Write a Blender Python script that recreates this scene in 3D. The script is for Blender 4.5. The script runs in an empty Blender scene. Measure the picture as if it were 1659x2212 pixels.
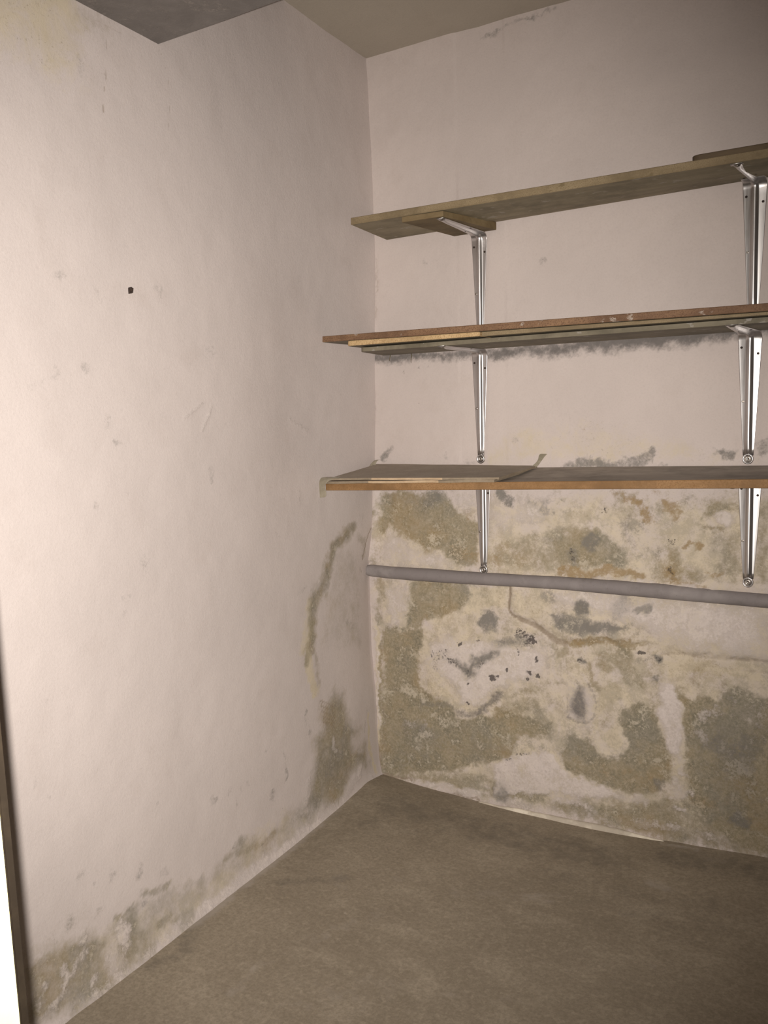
import bpy, bmesh, math, random
import numpy as np
from mathutils import Vector, Matrix

# ---------------------------------------------------------------- camera, world, lights, exposure
CAM = Vector((1.4699, -2.2741, 1.1164))
FWD = Vector((-0.53223144, 0.84105258, -0.09674843))
RGT = Vector((0.84598297, 0.53271836, -0.02289009))
UPV = Vector((-0.0322879, 0.09403035, 0.99504562))
FPX = 1880.7
scn = bpy.context.scene
COL = scn.collection
cd = bpy.data.cameras.new('camera')
cam = bpy.data.objects.new('camera', cd); COL.objects.link(cam)
cd.sensor_fit = 'VERTICAL'; cd.sensor_height = 24.0
cd.lens = FPX / 2212.0 * 24.0
cd.clip_start = 0.02
m = Matrix((RGT, UPV, -FWD)).transposed().to_4x4()
m.translation = CAM
cam.matrix_world = m
scn.camera = cam

w = bpy.data.worlds.new('world'); scn.world = w; w.use_nodes = True
w.node_tree.nodes['Background'].inputs[0].default_value = (1.0, 0.87, 0.66, 1)
w.node_tree.nodes['Background'].inputs[1].default_value = 0.14

# the phone's flash, a centimetre beside the lens
fl = bpy.data.lights.new('flash', 'SPOT')
fl.energy = 238; fl.color = (1.0, 0.935, 0.87)
fl.spot_size = math.radians(93); fl.spot_blend = 1.0
fl.shadow_soft_size = 0.006
flo = bpy.data.objects.new('flash', fl); COL.objects.link(flo)
fm = m.copy(); fm.translation = CAM - RGT * 0.012 + UPV * 0.002
aim = Vector((-0.64, 0.77, -0.09)).normalized()
flo.matrix_world = Matrix.Translation(fm.translation) @ aim.to_track_quat('-Z', 'Y').to_matrix().to_4x4()
# added unseen fill light behind the doorway, for more bounce
lp = bpy.data.lights.new('added_fill_light', 'POINT')
lp.energy = 3.0; lp.color = (1.0, 0.86, 0.68); lp.shadow_soft_size = 0.06
lpo = bpy.data.objects.new('added_fill_light', lp); COL.objects.link(lpo)
lpo.location = (1.25, -2.75, 1.85)

scn.view_settings.view_transform = 'Standard'
scn.view_settings.look = 'None'
scn.view_settings.gamma = 1.0
scn.view_settings.use_curve_mapping = False
scn.view_settings.exposure = 0.0

# ---------------------------------------------------------------- measured points -> metres on real surfaces
PH = 0.0688                                     # left wall is four degrees out of square
def un(x, y, n, k):
    d = FWD + RGT * ((x - 829.5) / FPX) - UPV * ((y - 1106.0) / FPX)
    n = Vector(n); t = (k - n.dot(CAM)) / n.dot(d)
    return CAM + d * t
def Y(x, y, yy=0.0): return un(x, y, (0, 1, 0), yy)
def Z(x, y, zz=0.0): return un(x, y, (0, 0, 1), zz)
def B(x, y):
    p = Y(x, y); return (p.x, p.z)
def L(x, y):
    p = un(x, y, (math.cos(PH), math.sin(PH), 0), 0.0); return (math.hypot(p.x, p.y), p.z)
def F(x, y):
    p = Z(x, y); return (p.x, p.y)

# ---------------------------------------------------------------- helpers
def tag(o, label=None, cat=None, group=None, kind=None):
    if label: o['label'] = label
    if cat: o['category'] = cat
    if group: o['group'] = group
    if kind: o['kind'] = kind
    return o
def link(name, me, mats, parent=None, smooth=False):
    if not isinstance(mats, (list, tuple)): mats = [mats]
    for q in mats: me.materials.append(q)
    if smooth:
        me.polygons.foreach_set('use_smooth', [True] * len(me.polygons))
    o = bpy.data.objects.new(name, me); COL.objects.link(o)
    if parent: o.parent = parent
    return o
def empty(name, loc=(0, 0, 0)):
    o = bpy.data.objects.new(name, None); COL.objects.link(o); o.location = loc
    o.empty_display_size = 0.05
    return o
def copy_tree(o, parent=None):
    c = o.copy(); COL.objects.link(c); c.parent = parent
    for ch in o.children: copy_tree(ch, c)
    return c
def mesh(name, vs, fs):
    me = bpy.data.meshes.new(name); me.from_pydata([tuple(v) for v in vs], [], fs); me.update(); return me

def vnoise(x, y, seed=0):
    xi = np.floor(x).astype(np.int64); yi = np.floor(y).astype(np.int64)
    fx = x - xi; fy = y - yi
    fx = fx * fx * (3 - 2 * fx); fy = fy * fy * (3 - 2 * fy)
    def h(a, b):
        n = (a * 374761393 + b * 668265263 + seed * 974634777) & 0xffffffff
        n = ((n ^ (n >> 13)) * 1274126177) & 0xffffffff
        return ((n ^ (n >> 16)) & 0xffff) / 65535.0
    return (h(xi, yi) * (1 - fx) + h(xi + 1, yi) * fx) * (1 - fy) + (h(xi, yi + 1) * (1 - fx) + h(xi + 1, yi + 1) * fx) * fy
def fbm(x, y, s, seed=0, oct=5, r=0.55):
    t = 0; a = 1; tot = 0
    for i in range(oct):
        t = t + a * vnoise(x * s, y * s, seed + i * 17); tot += a; a *= r; s *= 2.03
    return t / tot

class Paint:
    """Masks of dirt, damp, salt, mould and a little shade painted in metres on one surface."""
    def __init__(s, U, V, conv):
        s.U = U; s.V = V; s.conv = conv; s.m = {}
        n1 = (fbm(U, V, 45, 3, 5, .72) - .5) * .034 + (fbm(U, V, 12, 9) - .5) * .018
        n2 = (fbm(U, V, 45, 77, 5, .72) - .5) * .034 + (fbm(U, V, 12, 91) - .5) * .018
        s.Uw = U + n1; s.Vw = V + n2       # wobbled, so that no outline is clean
        s.R = (0, 0, 1)
    def reg(s, x0, y0, k): s.R = (x0, y0, k)
    def pt(s, p): return s.conv(s.R[0] + p[0] / s.R[2], s.R[1] + p[1] / s.R[2])
    def rad(s, r): return r / s.R[2] * 0.00135
    def put(s, ch, val):
        a = s.m.get(ch)
        s.m[ch] = val if a is None else np.maximum(a, val)
    def cut(s, ch, val):
        if ch in s.m: s.m[ch] = s.m[ch] * (1 - val)
    def field_stroke(s, pts, r, f, warp=True):
        U, V = (s.Uw, s.Vw) if warp else (s.U, s.V)
        P = [s.pt(p) for p in pts]; r = s.rad(r); f = s.rad(f)
        d = np.full(U.shape, 9.)
        if len(P) == 1: P = P * 2
        for (ax, ay), (bx, by) in zip(P[:-1], P[1:]):
            dx, dy = bx - ax, by - ay; q = dx * dx + dy * dy
            t = np.clip(((U - ax) * dx + (V - ay) * dy) / q, 0, 1) if q > 0 else 0
            d = np.minimum(d, np.hypot(U - ax - t * dx, V - ay - t * dy))
        return np.clip(1 - (d - r) / max(f, 1e-5), 0, 1)
    def field_poly(s, pts, f):
        U, V = s.Uw, s.Vw
        P = [s.pt(p) for p in pts]; f = s.rad(f)
        ins = np.zeros(U.shape, bool); d = np.full(U.shape, 9.)
        for (ax, ay), (bx, by) in zip(P, P[1:] + P[:1]):
            c = ((ay > V) != (by > V)) & (U < (bx - ax) * (V - ay) / ((by - ay) or 1e-9) + ax)
            ins ^= c
            dx, dy = bx - ax, by - ay; q = dx * dx + dy * dy or 1e-9
            t = np.clip(((U - ax) * dx + (V - ay) * dy) / q, 0, 1)
            d = np.minimum(d, np.hypot(U - ax - t * dx, V - ay - t * dy))
        sd = np.where(ins, d, -d)
        return np.clip(.5 + sd / (2 * f), 0, 1)
    def stroke(s, ch, v, r, f, *pts): s.put(ch, v * s.field_stroke(pts, r, f))
    def line(s, ch, v, r, *pts): s.put(ch, v * s.field_stroke(pts, r, r * .8, False))
    def blob(s, ch, v, r, *pts):
        for p in pts: s.put(ch, v * s.field_stroke([p], r * .55, r * .7))
    def crisp(s, ch, v, f, *pts):
        W = (s.Uw, s.Vw); s.Uw, s.Vw = s.U * .85 + s.Uw * .15, s.V * .85 + s.Vw * .15
        s.put(ch, v * s.field_poly(pts, f)); s.Uw, s.Vw = W
    def poly(s, ch, v, f, *pts): s.put(ch, v * s.field_poly(pts, f))
    def wipe(s, ch, v, f, *pts):
        k = v * s.field_poly(pts, f)
        for c in ch: s.cut(c, k)

def grid_mesh(name, us, vs, posf, masks, order, mat, flip=False):
    nu, nv = len(us), len(vs)
    UU, VV = np.meshgrid(us, vs)
    co = posf(UU, VV).reshape(-1, 3).astype(np.float32)
    me = bpy.data.meshes.new(name)
    me.vertices.add(nu * nv); me.vertices.foreach_set('co', co.ravel())
    i = (np.arange(nv - 1)[:, None] * nu + np.arange(nu - 1)[None]).ravel()
    q = np.stack([i, i + 1, i + nu + 1, i + nu], 1)
    if flip: q = q[:, ::-1]
    n = len(q)
    me.loops.add(n * 4); me.loops.foreach_set('vertex_index', q.ravel().astype(np.int32))
    me.polygons.add(n)
    me.polygons.foreach_set('loop_start', np.arange(n, dtype=np.int32) * 4)
    me.polygons.foreach_set('loop_total', np.full(n, 4, np.int32))
    me.polygons.foreach_set('use_smooth', np.ones(n, bool))
    me.update(); me.validate()
    for k in range(0, len(order), 4):
        at = me.color_attributes.new('mask%d' % (k // 4), 'FLOAT_COLOR', 'POINT')
        buf = np.zeros((nu * nv, 4), np.float32)
        for j, ch in enumerate(order[k:k + 4]):
            if ch in masks: buf[:, j] = masks[ch].ravel()
        at.data.foreach_set('color', buf.ravel())
    return link(name, me, mat)

# ---------------------------------------------------------------- materials
class NT:
    def __init__(s, name):
        s.mat = bpy.data.materials.new(name); s.mat.use_nodes = True
        s.t = s.mat.node_tree; s.b = s.t.nodes['Principled BSDF']
        s.co = s.t.nodes.new('ShaderNodeTexCoord').outputs['Object']
    def new(s, k): return s.t.nodes.new(k)
    def set(s, sock, v):
        if hasattr(v, 'links'): s.t.links.new(v, sock)
        else: sock.default_value = v
    def noise(s, scale, detail=6, rough=.6, stretch=None, off=0.0, dist=0.0):
        n = s.new('ShaderNodeTexNoise')
        mp = s.new('ShaderNodeMapping'); s.set(mp.inputs[0], s.co)
        mp.inputs['Location'].default_value = (off, off * 1.7, off * .6)
        if stretch: mp.inputs['Scale'].default_value = stretch
        s.set(n.inputs['Vector'], mp.outputs[0])
        n.inputs['Scale'].default_value = scale; n.inputs['Detail'].default_value = detail
        n.inputs['Roughness'].default_value = rough; n.inputs['Distortion'].default_value = dist
        return n.outputs[0]
    def math(s, op, a, b=0.0, c=0.0):
        n = s.new('ShaderNodeMath'); n.operation = op
        s.set(n.inputs[0], a); s.set(n.inputs[1], b); s.set(n.inputs[2], c)
        return n.outputs[0]
    def ramp(s, v, lo, hi, a=0.0, b=1.0):
        n = s.new('ShaderNodeMapRange'); n.interpolation_type = 'SMOOTHSTEP'
        s.set(n.inputs[0], v); n.inputs[1].default_value = lo; n.inputs[2].default_value = hi
        n.inputs[3].default_value = a; n.inputs[4].default_value = b
        return n.outputs[0]
    def mix(s, f, a, b, mode='MIX'):
        n = s.new('ShaderNodeMix'); n.data_type = 'RGBA'; n.blend_type = mode
        s.set(n.inputs[0], f)
        for k, v in ((6, a), (7, b)):
            s.set(n.inputs[k], v if hasattr(v, 'links') else (*v, 1))
        return n.outputs[2]
    def masks(s, n):
        out = []
        for k in range(n):
            a = s.new('ShaderNodeAttribute'); a.attribute_name = 'mask%d' % k
            sp = s.new('ShaderNodeSeparateColor'); s.set(sp.inputs[0], a.outputs['Color'])
            out += [sp.outputs[0], sp.outputs[1], sp.outputs[2], a.outputs['Alpha']]
        return out
    def done(s, col, rough=.85, bump=None, bs=.3, bd=.004, metal=0.0, spec=.35):
        s.set(s.b.inputs['Base Color'], col if hasattr(col, 'links') else (*col, 1))
        s.set(s.b.inputs['Roughness'], rough); s.set(s.b.inputs['Metallic'], metal)
        s.b.inputs['Specular IOR Level'].default_value = spec
        if bump is not None:
            n = s.new('ShaderNodeBump'); n.inputs['Strength'].default_value = bs
            n.inputs['Distance'].default_value = bd; s.set(n.inputs['Height'], bump)
            s.t.links.new(n.outputs[0], s.b.inputs['Normal'])
        return s.mat

ORDER = ['olive', 'ochre', 'grey', 'white', 'cream', 'black', 'line', 'dust']
COLS = dict(olive=(.245, .20, .125), ochre=(.33, .225, .105), grey=(.200, .186, .166), white=(.69, .61, .57),
            cream=(.63, .54, .39), black=(.07, .058, .055), line=(.26, .205, .15), dust=(.17, .155, .145))
def plaster(name, base=(.60, .525, .49), amp=3.8, lo=.14, hi=.92):
    s = NT(name)
    big = s.noise(2.2, 4, .6, off=3); mid = s.noise(9, 6, .65, off=8)
    n2 = s.noise(150, 6, .8, off=5); n3 = s.noise(14, 10, .72, off=11, dist=.6)
    n1 = s.math('ADD', s.math('MULTIPLY', s.noise(22, 12, .80, off=1), .72), s.math('MULTIPLY', n2, .28))
    hue = s.noise(6, 5, .62, off=31)
    fine = s.noise(220, 4, .7, off=2)
    c = s.mix(s.ramp(big, .35, .7), tuple(v * .93 for v in base), base)
    c = s.mix(s.ramp(mid, .52, .75, 0, .35), c, tuple(v * k for v, k in zip(base, (.86, .84, .82))))
    c = s.mix(s.ramp(fine, .4, .8, 0, .12), c, (.25, .21, .18))
    M = dict(zip(ORDER, s.masks(2)))
    def fac(ch, n, amp_, lo_, hi_, op=1.0):
        v = s.math('ADD', M[ch], s.math('MULTIPLY', s.math('MULTIPLY', s.math('SUBTRACT', n, .5), amp_), s.ramp(M[ch], .0, .22)))
        return s.ramp(v, lo_, hi_, 0.0, op)
    tone = lambda ch, n, k=.72: s.mix(s.ramp(n, .35, .7), tuple(v * k for v in COLS[ch]), COLS[ch])
    f_cream = fac('cream', n3, 1.6, .30, .95, .8)
    c = s.mix(f_cream, c, tone('cream', mid, .85))
    f_ol = s.math('MULTIPLY', fac('olive', n1, amp, lo, hi, 1.0), s.ramp(n2, .34, .66, 1.0, .72))
    ol = s.mix(s.ramp(n3, .40, .64), (.265, .222, .138), (.18, .16, .112))
    ol = s.mix(s.ramp(n2, .48, .70, 0, .75), ol, (.37, .30, .195))
    ol = s.mix(s.ramp(hue, .50, .66, 0, .7), ol, (.29, .215, .11))
    ol = s.mix(s.ramp(hue, .50, .34, 0, .7), ol, (.19, .178, .14))
    c = s.mix(f_ol, c, ol)
    f_oc = fac('ochre', n1, 3.4, .28, 1.05, .8)
    c = s.mix(f_oc, c, tone('ochre', n1))
    pore = s.math('MULTIPLY', s.ramp(n2, .57, .66), s.math('MULTIPLY', M['cream'], s.ramp(hue, .42, .58)))
    c = s.mix(s.math('MULTIPLY', pore, .7), c, (.22, .175, .105))
    f_wh = fac('white', n1, 4.2, .25, .95, .85)
    c = s.mix(f_wh, c, tone('white', n2, .86))
    f_gr = fac('grey', n1, 3.0, .25, 1.05, .88)
    c = s.mix(f_gr, c, tone('grey', n1, .8))
    # fresh salt bloom spattered through the damp
    spat = s.math('MULTIPLY', s.ramp(n1, .515, .575), s.math('MULTIPLY', f_ol, s.ramp(n3, .44, .58)))
    c = s.mix(s.math('MULTIPLY', spat, .78), c, (.58, .51, .41))
    f_du = fac('dust', n1, 2.2, .12, 1.0, .92)
    c = s.mix(f_du, c, tone('dust', n3, .75))
    f_li = fac('line', n1, 1.4, .2, 1.0, .8)
    c = s.mix(f_li, c, COLS['line'])
    f_bl = fac('black', n2, 3.0, .42, .70, .85)
    c = s.mix(f_bl, c, COLS['black'])
    h = s.math('ADD', s.math('MULTIPLY', mid, .35), s.math('MULTIPLY', n2, .22))
    h = s.math('ADD', h, s.math('MULTIPLY', f_wh, .22))
    h = s.math('SUBTRACT', h, s.math('MULTIPLY', f_li, .2))
    h = s.math('SUBTRACT', h, s.math('MULTIPLY', f_bl, .35))
    h = s.math('ADD', h, s.math('MULTIPLY', fine, .05))
    return s.done(c, .9, h, .55, .006, spec=.2)

def floor_mat():
    s = NT('cellar_concrete')
    a = s.noise(1.6, 6, .6, off=4); b = s.noise(7, 8, .68, off=9, stretch=(1, 1.5, 1)); f = s.noise(120, 6, .75)
    c = s.mix(s.ramp(a, .35, .68), (.25, .208, .155), (.315, .265, .20))
    c = s.mix(s.ramp(b, .45, .72, 0, .7), c, (.38, .325, .25))
    c = s.mix(s.ramp(f, .38, .62, 0, .5), c, (.17, .14, .10))
    c = s.mix(s.ramp(s.noise(60, 8, .78, off=14), .48, .66, 0, .45), c, (.40, .34, .26))
    sp = s.noise(34, 3, .5, off=21)
    c = s.mix(s.ramp(sp, .74, .79, 0, .5), c, (.42, .37, .30))
    M = dict(zip(ORDER, s.masks(2)))
    n1 = s.noise(24, 9, .72, off=1)
    for ch, col, op in (('white', (.47, .42, .37), .8), ('grey', (.13, .112, .09), .7), ('dust', (.36, .315, .27), .7)):
        v = s.math('ADD', M[ch], s.math('MULTIPLY', s.math('SUBTRACT', n1, .5), 1.2))
        c = s.mix(s.ramp(v, .3, .85, 0, op), c, col)
    return s.done(c, .8, s.math('ADD', b, s.math('MULTIPLY', f, .12)), .35, .004, spec=.25)

def wood(name, c1, c2, chips=None, rough=.7, scale=30, stretch=(.12, 1, 1), speck=None):
    s = NT(name)
    n = s.noise(scale, 8, .7, stretch=stretch, off=2); b = s.noise(7, 6, .7, off=6)
    c = s.mix(s.ramp(n, .35, .68), c1, c2)
    c = s.mix(s.ramp(b, .42, .66, 0, .75), c, tuple(v * .6 for v in c1))
    if chips:
        k = s.noise(38, 4, .6, off=13, stretch=(.6, 1, 1))
        c = s.mix(s.ramp(k, .62, .67, 0, .85), c, chips)
    if speck:
        k = s.noise(420, 2, .5, off=3)
        c = s.mix(s.ramp(k, .5, .62, 0, .75), c, speck)
    return s.done(c, rough, n, .25, .002, spec=.3)

M_BACK = plaster('stained_lime_plaster')
M_LEFT = plaster('painted_plaster', (.60, .53, .50), 2.3, .08, 1.15)
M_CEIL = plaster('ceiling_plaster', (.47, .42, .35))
M_BEAM = plaster('beam_plaster', (.80, .71, .61))
M_FLOOR = floor_mat()
M_OLIVE_UNDER = wood('olive_underside', (0.242, 0.204, 0.132), (0.315, 0.264, 0.178), chips=(0.357, 0.315, 0.255))
M_OLIVE_EDGE = wood('yellowed_edge', (0.210, 0.158, 0.091), (0.280, 0.217, 0.130), chips=(0.154, 0.115, 0.059), speck=(0.175, 0.126, 0.070))
M_RED_EDGE = wood('red_brown_edge', (0.165, 0.092, 0.053), (0.238, 0.142, 0.079), chips=(0.383, 0.323, 0.271), speck=(0.112, 0.059, 0.033))
M_CHIP = wood('raw_chipboard', (0.510, 0.357, 0.187), (0.578, 0.416, 0.230), speck=(0.306, 0.187, 0.085), stretch=(1, 1, 1))
M_GREYWOOD = wood('greyed_board', (0.165, 0.142, 0.099), (0.218, 0.188, 0.135), chips=(0.297, 0.271, 0.238))
M_PINKEND = wood('rounded_board_end', (0.285, 0.210, 0.150), (0.345, 0.262, 0.195))
M_SPACER = wood('brown_spacer', (0.155, 0.108, 0.053), (0.198, 0.146, 0.077))
M_DARK = wood('dark_brown_board', (0.091, 0.063, 0.038), (0.133, 0.095, 0.056))
M_ORANGE = wood('orange_beech_edge', (0.238, 0.132, 0.056), (0.304, 0.178, 0.083), speck=(0.198, 0.106, 0.040))
M_GREYTOP = wood('dusty_grey_top', (.35, .305, .26), (.43, .375, .325), stretch=(.5, 1, 1))

def metal_mat():
    s = NT('pressed_steel')
    n = s.noise(60, 4, .6, stretch=(3, 1, .15)); b = s.noise(14, 5, .65, off=3)
    c = s.mix(s.ramp(b, .5, .75, 0, .35), (.62, .60, .595), (.42, .375, .34))
    return s.done(c, s.ramp(n, .3, .7, .33, .40), n, .04, .0006, metal=1.0)
M_METAL = metal_mat()
s_ = NT('worn_bolt_steel'); M_BOLT = s_.done(s_.mix(s_.ramp(s_.noise(300, 4), .4, .65), (.34, .30, .26), (.55, .52, .49)), .35, metal=1.0)
s_ = NT('dark_hole'); M_HOLE = s_.done(s_.mix(s_.ramp(s_.noise(300, 4), .4, .65), (.018, .012, .010), (.05, .03, .02)), .7)
def card_mat(nm, a, b):
    s = NT(nm); n = s.noise(18, 7, .7, off=5); f = s.noise(160, 3, .6)
    c = s.mix(s.ramp(n, .35, .7), a, b); c = s.mix(s.ramp(f, .4, .7, 0, .2), c, tuple(v * .6 for v in a))
    return s.done(c, .9, f, .15, .001, spec=.15)
M_CARD = card_mat('grey_dusty_cardboard', (.36, .31, .255), (.42, .365, .305))
M_CARDEDGE = card_mat('cut_cardboard_edge', (.44, .325, .21), (.52, .395, .265))
M_CARDDIRT = card_mat('dirty_cardboard_edge', (.24, .19, .135), (.30, .245, .18))
M_GAPSHADE = card_mat('cardboard_gap_shade', (.07, .05, .035), (.10, .075, .05))
s_ = NT('packing_tape')
s_.b.inputs['Transmission Weight'].default_value = .25
M_TAPE = s_.done(s_.mix(s_.ramp(s_.noise(40, 4, .6), .4, .65), (.34, .30, .22), (.42, .375, .285)), .22, s_.noise(55, 3, .5, off=2), .9, .004, spec=.6)
def pipe_mat():
    s = NT('lilac_grey_paint'); n = s.noise(26, 8, .7); k = s.noise(120, 5, .7, off=4); b = s.noise(6, 5, .6, off=9)
    c = s.mix(s.ramp(b, .4, .68), (.22, .195, .19), (.31, .28, .27))
    c = s.mix(s.ramp(n, .52, .72, 0, .5), c, (.16, .14, .13))
    c = s.mix(s.ramp(k, .66, .70, 0, .8), c, (.12, .10, .09))
    return s.done(c, .75, s.math('ADD', n, s.math('MULTIPLY', k, .3)), .4, .003, spec=.3)
M_PIPE = pipe_mat()
def salt_mat():
    s = NT('salt_mortar'); n = s.noise(40, 8, .7); b = s.noise(8, 5, .6, off=9)
    c = s.mix(s.ramp(b, .42, .6), (.50, .44, .36), (.76, .69, .57))
    c = s.mix(s.ramp(n, .55, .75, 0, .5), c, (.38, .32, .24))
    return s.done(c, .9, n, .5, .004, spec=.2)
M_SALT = salt_mat()
def cream_mat():
    s = NT('cream_gloss_paint'); n = s.noise(12, 6, .6); k = s.noise(70, 4, .6, off=4)
    c = s.mix(s.ramp(n, .35, .7), (.74, .68, .34), (.78, .72, .40)); c = s.mix(s.ramp(k, .70, .74, 0, .5), c, (.42, .33, .18))
    return s.done(c, .5, k, .15, .002)
M_CREAM = cream_mat()
s_ = NT('dark_brown_rebate'); M_REBATE = s_.done(s_.mix(s_.ramp(s_.noise(30, 6), .35, .7), (.014, .010, .0065), (.022, .016, .010)), .8, spec=.1)
s_ = NT('grey_cobweb'); M_WEB = s_.done(s_.mix(s_.ramp(s_.noise(200, 4), .35, .7), (.10, .085, .05), (.17, .14, .09)), .9)

# ---------------------------------------------------------------- the room
XR, YF, HC = 2.25, -1.90, 2.2                  # right wall, front wall, ceiling height
ck = [(-.05, -.02), (0, -.009), (.27, -.018), (.42, -.030), (.677, -.030), (.78, -.012), (.862, -.004), (1.15, .009), (1.57, .021), (1.84, .019), (2.11, .009), (2.3, .003)]
def corner_x(z): return np.interp(z, [a for a, b in ck], [b for a, b in ck])
zc = np.arange(-0.02, 2.2401, .0045)

# back wall
ub = np.concatenate([np.arange(-.075, 1.30, .0045), np.arange(1.31, XR + .03, .02)])
U, V = np.meshgrid(ub, zc)
P = Paint(U, V, B)
P.reg(0, 0, 1)
#  damp zone as a whole: cream and yellowed below the lowest shelf
P.poly('cream', .68, 30, (800, 1075), (1700, 1060), (1700, 1860), (820, 1690), (815, 1500), (800, 1230))
P.poly('olive', .33, 30, (800, 1065), (1700, 1050), (1700, 1900), (820, 1700))
P.reg(640, 920, 2.72)
P.poly('olive', .95, 26, (492, 385), (800, 385), (880, 420), (960, 520), (1070, 560), (1080, 830), (960, 825), (850, 755), (740, 735), (700, 680), (600, 645), (545, 590), (510, 660), (485, 640))
P.poly('grey', .42, 60, (700, 385), (820, 385), (860, 560), (800, 640), (680, 560))
P.poly('olive', .66, 40, (1130, 660), (1300, 650), (1400, 600), (1660, 560), (1680, 870), (1300, 850), (1140, 830))
P.poly('ochre', .55, 40, (860, 700), (1080, 700), (1200, 760), (1230, 850), (960, 830))
P.poly('ochre', .50, 26, (970, 480), (1060, 470), (1190, 500), (1180, 560), (1000, 560))
P.stroke('grey', .85, 14, 26, (1195, 390), (1235, 415), (1260, 445)); P.stroke('grey', .6, 10, 22, (1440, 490), (1500, 500), (1580, 505))
P.stroke('grey', .5, 10, 22, (1380, 440), (1480, 455), (1560, 440))
P.poly('white', .62, 50, (490, 670), (560, 620), (690, 700), (850, 770), (960, 835), (800, 835), (490, 815))
P.poly('white', .55, 60, (900, 400), (1050, 395), (1190, 460), (1500, 400), (1560, 560), (1240, 620), (1100, 560), (960, 480))
P.poly('olive', .95, 26, (705, 895), (1000, 915), (1035, 980), (985, 1060), (900, 1120), (760, 1140), (720, 1200), (640, 1200), (640, 1120), (670, 1000), (660, 930))
P.stroke('olive', .62, 16, 40, (490, 900), (500, 1000), (480, 1150))
P.poly('white', .62, 40, (520, 940), (650, 930), (650, 1080), (600, 1180), (530, 1190))
P.poly('cream', .95, 30, (1020, 925), (1250, 945), (1255, 1100), (1140, 1080), (1000, 1130), (880, 1190), (990, 1060))
P.blob('grey', 1.0, 80, (1130, 1155))
P.stroke('grey', .7, 30, 30, (820, 395), (790, 440))
# above the cardboard
P.stroke('grey', .8, 14, 26, (545, 150), (530, 175), (505, 190)); P.blob('grey', .45, 40, (890, 165), (1010, 205)); P.stroke('grey', .55, 6, 20, (900, 222), (1060, 215))
P.stroke('grey', .7, 8, 16, (1570, 248), (1659, 238))
P.reg(1200, 900, 3.614)
P.stroke('grey', .8, 20, 40, (80, 398), (230, 370), (340, 350), (430, 372), (560, 362), (680, 350), (740, 320), (755, 280))
P.stroke('grey', .65, 8, 26, (790, 385), (860, 380))
P.stroke('grey', .78, 24, 30, (1285, 280), (1320, 305), (1385, 300)); P.blob('grey', .62, 70, (1610, 235))
P.poly('cream', .58, 90, (-400, 60), (300, 20), (700, 80), (1300, 220), (1659, 300), (1659, 400), (-600, 400))
P.poly('ochre', .30, 80, (200, 60), (480, 40), (560, 210), (300, 260), (120, 220))
P.poly('olive', .62, 30, (420, 560), (640, 560), (660, 690), (560, 650), (450, 690), (440, 600))
P.stroke('ochre', .85, 18, 34, (550, 640), (630, 680)); P.stroke('ochre', .8, 16, 30, (680, 730), (740, 780), (690, 810)); P.blob('ochre', .6, 60, (480, 590), (700, 590), (790, 570))
P.poly('ochre', .95, 30, (810, 640), (940, 630), (990, 760), (960, 820), (900, 760), (830, 710))
P.poly('olive', .75, 30, (1120, 820), (1330, 850), (1340, 930), (1220, 910), (1130, 880))
P.poly('ochre', .7, 30, (1130, 830), (1300, 860), (1330, 920), (1180, 890))
P.stroke('olive', .75, 18, 36, (1180, 760), (1260, 720), (1420, 700))
P.poly('white', .95, 24, (1240, 760), (1330, 735), (1410, 760), (1390, 850), (1330, 870), (1280, 820))
P.poly('olive', .92, 30, (-20, 925), (180, 900), (290, 860), (420, 920), (480, 960), (545, 1030), (570, 1150), (520, 1190), (330, 1180), (-20, 1160))
P.poly('olive', .72, 36, (690, 1170), (860, 1130), (900, 1040), (980, 1060), (1000, 1170), (1160, 1200), (1160, 1300), (760, 1290))
P.blob('grey', .85, 85, (280, 985)); P.blob('grey', .6, 75, (120, 1095)); P.blob('grey', .55, 90, (620, 870))
P.blob('black', .55, 26, (110, 1065), (125, 1110)); P.blob('black', .5, 30, (885, 1195), (905, 965), (370, 740))
P.stroke('ochre', .95, 22, 36, (60, 1200), (240, 1240), (420, 1200), (560, 1215), (680, 1250)); P.stroke('ochre', .8, 24, 40, (860, 1200), (960, 1290))
P.stroke('olive', .8, 24, 40, (900, 1050), (920, 1200))
P.poly('grey', .48, 50, (450, 790), (620, 790), (680, 880), (840, 1000), (830, 1120), (640, 1090), (540, 980), (450, 880))
P.blob('ochre', .95, 30, (1035, 980), (1130, 1000), (1110, 990), (1000, 1000))
P.poly('olive', .70, 60, (1300, 1000), (1460, 880), (1460, 1300), (1200, 1290), (1220, 1190))
P.poly('olive', .75, 60, (1570, 680), (1680, 640), (1680, 1340), (1560, 1340), (1580, 1000))
P.poly('grey', .45, 70, (960, 600), (1100, 560), (1130, 700), (1000, 740))
P.stroke('white', .75, 8, 26, (280, 1262), (560, 1288), (900, 1320), (1240, 1350), (1659, 1360))
P.stroke('ochre', .75, 8, 22, (1190, 1235), (1300, 1230)); P.stroke('ochre', .7, 8, 24, (1000, 1290), (1180, 1320))
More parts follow.
